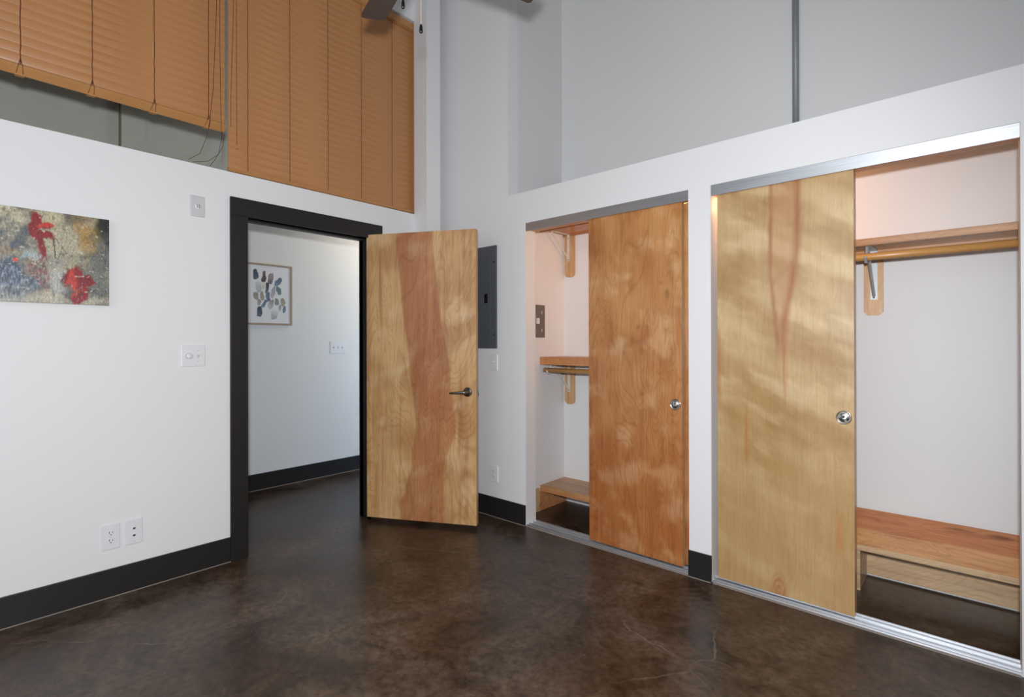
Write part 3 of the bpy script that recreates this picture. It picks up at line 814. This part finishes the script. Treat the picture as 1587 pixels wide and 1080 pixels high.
# ------------------------------------------------------------------ pictures
def S(*c): return srgb(*c)
def blob(u, v, cx, cy, rx, ry, soft, wu, wv):
    d = math.hypot((u + wu - cx) / rx, (v + wv - cy) / ry)
    return 1 - sstep(1 - soft, 1 + soft, d)
PY0, PY1, PZ0, PZ1 = -0.03, 0.590, 1.464, 1.892
def paint_col(u, v):
    # s runs 0..1 over the part of the canvas inside the photograph, q runs down from the top
    y = PY0 + (PY1 - PY0) * u
    s = (y - 0.204) / (PY1 - 0.204); q = 1 - v
    a = fbm(s * 4, q * 4, 101.0, 5) - 0.5; b = fbm(s * 4, q * 4, 107.0, 5) - 0.5
    f = fbm(s * 22, q * 9, 111.0, 4); g = fbm(s * 60, q * 16, 117.0, 3)
    wu, wv = a * 0.30 + (f - 0.5) * 0.05, b * 0.30 + (g - 0.5) * 0.05
    c = lerp(S(96, 96, 92), S(176, 168, 144), sstep(0.25, 0.75, fbm(s * 4, q * 5, 103.0, 6)))
    def put(col, k):
        nonlocal c
        c = lerp(c, col, k)
    put(S(208, 200, 168), blob(s, q, 0.05, 0.08, 0.10, 0.12, 0.5, wu, wv) * 0.9)
    put(S(206, 198, 160), blob(s, q, 0.44, 0.06, 0.13, 0.09, 0.5, wu, wv) * 0.9)
    put(S(196, 188, 158), blob(s, q, 0.55, 0.32, 0.14, 0.26, 0.6, wu, wv) * 0.8)
    put(S(92, 98, 102), blob(s, q, 0.12, 0.27, 0.12, 0.18, 0.5, wu, wv) * 0.9)
    put(S(60, 84, 108), blob(s, q, 0.05, 0.34, 0.05, 0.07, 0.5, wu, wv) * 0.8)
    put(S(140, 112, 82), blob(s, q, 0.03, 0.45, 0.07, 0.07, 0.6, wu, wv) * 0.7)
    put(S(170, 195, 200), blob(s, q, 0.26, 0.48, 0.05, 0.07, 0.7, wu, wv) * 0.7)
    put(S(188, 146, 66), blob(s, q, 0.76, 0.20, 0.09, 0.20, 0.7, wu, wv) * 0.75)
    put(S(120, 112, 40), blob(s, q, 0.88, 0.20, 0.045, 0.16, 0.6, wu * 0.5, wv) * 0.9)
    put(S(30, 30, 36), blob(s, q, 0.985, 0.08, 0.115, 0.26, 0.3, wu * 0.3, wv * 0.5) * 0.95)
    put(S(120, 122, 118), blob(s, q, 0.93, 0.66, 0.12, 0.38, 0.5, wu, wv) * 0.75)
    blue = blob(s, q, 0.08, 0.76, 0.22, 0.21, 0.35, wu, wv)
    put(lerp(S(52, 66, 96), S(140, 160, 178), sstep(0.45, 0.75, g * 0.75 + 0.25 * q)), blue * 0.9)
    wht = blob(s, q, 0.44, 0.76, 0.10, 0.24, 0.5, wu, wv)
    put(lerp(S(160, 160, 158), S(214, 214, 212), g), wht * 0.85)
    put(S(205, 198, 176), blob(s, q, 0.52, 0.97, 0.6, 0.05, 0.6, wu, wv * 0.5) * 0.55)
    # red drips and patches
    drip = blob(s, q, 0.33, 0.66, 0.06, 0.28, 0.4, wu * 0.5, wv)
    put(S(136, 54, 58), drip * sstep(0.38, 0.62, g) * 0.8)
    dk = lerp(S(118, 14, 24), S(168, 26, 32), f)
    r1 = max(blob(s, q, 0.275, 0.15, 0.065, 0.14, 0.12, wu * 0.35, wv * 0.5), blob(s, q, 0.35, 0.27, 0.115, 0.060, 0.2, wu * 0.35, wv * 0.5),
             blob(s, q, 0.36, 0.36, 0.035, 0.10, 0.3, wu * 0.3, wv))
    put(dk, r1)
    put(S(204, 62, 40), blob(s, q, 0.385, 0.155, 0.095, 0.034, 0.2, wu * 0.3, wv * 0.3))
    r2 = max(blob(s, q, 0.66, 0.66, 0.105, 0.115, 0.15, wu * 0.6, wv * 0.6), blob(s, q, 0.70, 0.82, 0.075, 0.14, 0.15, wu * 0.5, wv * 0.5),
             blob(s, q, 0.81, 0.745, 0.085, 0.075, 0.2, wu * 0.5, wv * 0.5), blob(s, q, 0.57, 0.76, 0.05, 0.06, 0.4, wu * 0.5, wv * 0.5) * sstep(0.4, 0.6, g))
    put(dk, r2)
    put(S(216, 64, 46), r2 * blob(s, q, 0.635, 0.75, 0.035, 0.16, 0.5, wu * 0.3, 0) * 0.9)
    put(S(196, 150, 140), r2 * sstep(0.62, 0.74, g) * 0.5 * sstep(0.7, 0.85, q))
    put(S(224, 76, 58), blob(s, q, 0.135, 0.565, 0.035, 0.022, 0.3, wu * 0.2, wv * 0.2))
    put(S(150, 140, 110), blob(s, q, 0.80, 0.55, 0.03, 0.10, 0.4, wu * 0.3, wv * 0.3) * 0.6)
    for (x0, y0, x1, y1, wd) in ((0.46, 0.30, 0.475, 0.50, 0.006), (0.47, 0.27, 0.585, 0.45, 0.003), (0.54, 0.38, 0.495, 0.52, 0.003)):
        tt = max(0, min(1, ((s - x0) * (x1 - x0) + (q - y0) * (y1 - y0)) / ((x1 - x0) ** 2 + (y1 - y0) ** 2)))
        if math.hypot(s - x0 - tt * (x1 - x0), q - y0 - tt * (y1 - y0)) < wd: put(S(52, 54, 54), 0.85)
    # knife marks and dry brush
    put(S(224, 222, 210), sstep(0.74, 0.84, fbm(s * 20, q * 30, 131.0, 5)) * 0.6)
    put(S(58, 60, 60), sstep(0.62, 0.80, fbm(s * 34, q * 14, 137.0, 4)) * 0.5)
    k = fbm(s * 70, q * 40, 141.0, 3)
    return lerp(tuple(x * 0.66 for x in c), tuple(min(1, x * 1.02) for x in c), sstep(0.25, 0.75, k))
o = thing('abstract_painting', 'unframed abstract canvas in grey, cream and blue with two red patches', 'painting', (XA + 0.026, PY0, PZ0), PI / 2)
panel_mesh('canvas', PY1 - PY0, PZ1 - PZ0, 0.025, paint_col, 300, 210, M['oil_paint'], o, edge=S(70, 68, 62))

# framed watercolour in the hall
FY0, FY1, FZ0, FZ1 = 1.757, 2.182, 1.437, 1.972
BL = [  # centre (crop px / 9 within the print), half sizes, colours
    (205, 265, 40, 75, (62, 78, 100), (90, 104, 122), -0.1), (322, 290, 34, 82, (120, 105, 104), (60, 50, 56), 0.05), (425, 310, 44, 78, (170, 155, 152), (120, 108, 110), 0.1),
    (535, 350, 44, 68, (96, 118, 138), (120, 140, 156), 0.5), (548, 478, 36, 62, (90, 116, 126), (120, 146, 150), -0.25), (245, 440, 46, 74, (206, 208, 212), (160, 166, 174), 0),
    (368, 450, 24, 68, (70, 74, 88), (120, 124, 134), 0.1), (458, 500, 30, 90, (160, 160, 166), (186, 186, 190), 0.15), (203, 570, 40, 58, (140, 142, 132), (160, 158, 146), 0),
    (300, 566, 32, 58, (150, 144, 122), (166, 160, 142), 0), (384, 576, 30, 70, (88, 102, 122), (120, 132, 150), 0.1), (250, 655, 26, 46, (150, 150, 144), (166, 164, 156), 0),
    (325, 676, 28, 58, (96, 122, 134), (120, 140, 150), 0.25), (512, 636, 34, 54, (130, 136, 130), (152, 154, 148), 0), (607, 630, 32, 58, (150, 146, 124), (168, 162, 140), 0),
    (428, 675, 40, 66, (150, 152, 152), (190, 192, 194), 0.1), (560, 725, 24, 48, (160, 160, 156), (176, 176, 170), 0.1), (632, 738, 24, 56, (96, 118, 138), (120, 142, 158), 0.2),
    (258, 790, 44, 78, (62, 80, 92), (96, 112, 120), 0.1), (476, 822, 50, 66, (214, 214, 216), (160, 162, 166), 0.05), (375, 395, 26, 26, (66, 56, 60), (80, 70, 74), 0), (318, 420, 22, 60, (216, 212, 196), (206, 202, 186), 0)]
def print_col(u, v):
    # the crop spanned x 115..695 (from the casing) and y 145..925 in its own pixels
    y = FY0 + (FY1 - FY0) * u
    X = 115 + (y - 1.799) / (2.165 - 1.799) * 580; Y = 925 - (v - 0.03) / 0.94 * 770
    c = S(226, 226, 228)
    n = fbm(u * 9, v * 9, 151.0) - 0.5; n2 = fbm(u * 9, v * 9, 157.0) - 0.5
    for cx_, cy_, rx, ry, c0, c1, sl in BL:
        dx = X - cx_ + sl * (Y - cy_) + n * 34; dy = Y - cy_ + n2 * 34
        d = (abs(dx / rx) ** 2.6 + abs(dy / ry) ** 2.6)
        if d < 1.15:
            c = lerp(c, lerp(S(*c0), S(*c1), (dy / ry) * 0.5 + 0.5 + n), 1 - sstep(0.85, 1.15, d))
    return c
o = thing('framed_print', 'taupe framed watercolour of grey and blue dabs on the hallway wall', 'picture', (HX + 0.024, FY0, FZ0), PI / 2)
fw, fh, fb = FY1 - FY0, FZ1 - FZ0, 0.016
pm = panel_mesh('print', fw - 2 * fb, fh - 2 * fb, 0.004, print_col, 110, 140, M['print'], o)
pm.location = (fb, 0.008, fb)
for b_ in ((0, fw, 0, 0.022, 0, fb), (0, fw, 0, 0.022, fh - fb, fh), (0, fb, 0, 0.022, fb, fh - fb), (fw - fb, fw, 0, 0.022, fb, fh - fb)):
    obj('frame_bar', boxes(b_, bevel=0.0015), M['frame_oak'], o)

# ------------------------------------------------------------------ wall plates
def plate(name, label, cat, loc, rotz, w, h, t=0.006, m='plastic', rnd=0.004, group=None):
    """plate centred on loc, its face towards local -y"""
    p = thing(name, label, cat, loc, rotz, group)
    bm = bmesh.new()
    box(bm, -w / 2, w / 2, -t, 0, -h / 2, h / 2)
    ed = [e for e in bm.edges if all(v.co.y < -t / 2 for v in e.verts)] + [e for e in bm.edges if abs((e.verts[0].co - e.verts[1].co).y) > 1e-5]
    bmesh.ops.bevel(bm, geom=ed, offset=rnd, segments=3, profile=0.5, affect='EDGES')
    obj('cover_plate', bm, M[m], p, False)
    return p
def screw(p, x, z, t):
    obj('screw', lathe([(0.0, -t), (0.003, -t), (0.0022, -t - 0.0012), (0.0, -t - 0.0012)], 10, 'y', (x, 0, z)), M['plastic_grey'], p)
def duplex(p, t, m='plastic', x=0.0):
    for s in (0.0195, -0.0195):
        f = obj('socket_face', prism([(x + 0.0165 * math.cos(a) , s + max(-0.013, min(0.013, 0.0165 * math.sin(a)))) for a in [k * 2 * PI / 24 for k in range(24)]], 'y', -t - 0.0015, -t + 0.001), M[m], p)
        for xx, hh in ((-0.0065, 0.0048), (0.0065, 0.0038)):
            obj('slot', boxes((x + xx - 0.0012, x + xx + 0.0012, -t - 0.0019, -t - 0.001, s + 0.003 - hh, s + 0.003 + hh)), M['dark'], f)
        obj('ground_hole', lathe([(0.0, -t - 0.0019), (0.0026, -t - 0.0019), (0.0026, -t - 0.001), (0.0, -t - 0.001)], 12, 'y', (x, 0, s - 0.0085)), M['dark'], f)
    screw(p, x, 0, t)
def toggle(p, t, x=0.0, m='plastic'):
    f = obj('toggle_bezel', boxes((x - 0.0052, x + 0.0052, -t - 0.001, -t + 0.001, -0.012, 0.012)), M['plastic_grey'], p)
    obj('toggle', prism([(-t, -0.005), (-t, 0.006), (-t - 0.011, 0.010), (-t - 0.012, 0.003)], 'x', x - 0.0037, x + 0.0037), M[m], f)
    screw(p, x, 0.030, t); screw(p, x, -0.030, t)
LWR = PI / 2
p = plate('phone_jack', 'rounded white plate with a round vent, high beside the doorway casing', 'wall plate', (XA, 0.9925, 2.044), LWR, 0.074, 0.118, 0.006, 'plastic_grey', 0.006)
f = obj('jack_disc', lathe([(0.0, -0.009), (0.012, -0.009), (0.016, -0.006), (0.016, -0.004), (0.0, -0.004)], 28, 'y', (0.002, 0, 0.0)), M['plastic'], p, True)
for k in range(4):
    a = PI / 4 + k * PI / 2
    obj('hole', lathe([(0.0, -0.0094), (0.0034, -0.0094), (0.0034, -0.0085), (0.0, -0.0085)], 10, 'y', (0.002 + 0.0075 * math.cos(a), 0, 0.0075 * math.sin(a))), M['panel'], f)
p = plate('dimmer_plate', 'white two-gang plate with round dimmer knob and toggle, left of the doorway', 'switch', (XA, 0.969, 1.205), LWR, 0.120, 0.118, 0.007)
obj('dimmer_knob', lathe([(0.0, -0.024), (0.011, -0.024), (0.0155, -0.020), (0.017, -0.007), (0.0, -0.007)], 28, 'y', (-0.022, 0, 0)), M['plastic'], p, True)
toggle(p, 0.007, 0.024)
p = plate('power_outlet', 'white double power outlet near the floor under the painting', 'outlet', (XA, 0.5995, 0.3015), LWR, 0.077, 0.128, 0.006)
duplex(p, 0.006)
p = plate('jack_plate', 'white plate with two dark jacks, right beside the power outlet', 'wall plate', (XA, 0.6955, 0.303), LWR, 0.075, 0.130, 0.006)
for z in (0.018, -0.018):
    f = obj('jack', lathe([(0.0, -0.008), (0.0085, -0.008), (0.0095, -0.006), (0.0095, -0.004), (0.0, -0.004)], 18, 'y', (0, 0, z)), M['plastic'], p, True)
    obj('jack_hole', prism([(-0.0055, z + 0.003), (0.0055, z + 0.003), (0.0055, z - 0.002), (0.001, z - 0.0065), (-0.001, z - 0.0065), (-0.0055, z - 0.002)], 'y', -0.0086, -0.0075), M['dark'], f)
screw(p, 0, 0.050, 0.006); screw(p, 0, -0.050, 0.006)
p = plate('light_switch', 'white toggle switch plate below the grey electrical panel', 'switch', (-2.620, YB, 1.131), 0, 0.078, 0.122, 0.008)
toggle(p, 0.008)
p = plate('power_outlet', 'white power outlet low on the wall between open door and closet', 'outlet', (-2.620, YB, 0.3145), 0, 0.078, 0.120, 0.008)
duplex(p, 0.008)
p = plate('hall_switch', 'white three-gang switch plate on the hallway wall', 'switch', (HX, 2.645, 1.234), LWR, 0.165, 0.116, 0.007)
for x in (-0.046, 0.0, 0.046): toggle(p, 0.007, x, 'plastic_grey')
p = plate('media_box', 'small grey metal box cover on the side wall inside the narrow closet', 'panel', (CX, 3.065, 1.439), LWR, 0.160, 0.248, 0.008, 'panel_warm', 0.002)
obj('toggle_button', boxes((-0.030, -0.012, -0.030, -0.008, -0.022, 0.022), bevel=0.003), M['plastic'], p)
for z in (0.068, -0.068):
    obj('clip', boxes((0.036, 0.042, -0.0105, -0.008, z - 0.014, z + 0.010)), M['plastic_grey'], p)

# electrical panel
p = thing('electrical_panel', 'dark grey electrical panel on the wall behind the open door', 'panel', (-2.586, YB, 1.233))
obj('panel_cover', boxes((-0.37, 0.0, -0.012, 0.0, 0.0, 0.757), bevel=0.003), M['panel'], p)
obj('panel_door', boxes((-0.30, -0.05, -0.016, -0.012, 0.08, 0.68), bevel=0.002), M['panel'], p)
obj('latch', boxes((-0.115, -0.083, -0.021, -0.016, 0.335, 0.405), bevel=0.002), M['black'], p)
for z in (0.10, 0.635):
    obj('screw', lathe([(0.0, -0.015), (0.006, -0.015), (0.006, -0.0115), (0.0, -0.0115)], 12, 'y', (-0.022, 0, z)), M['dark'], p)
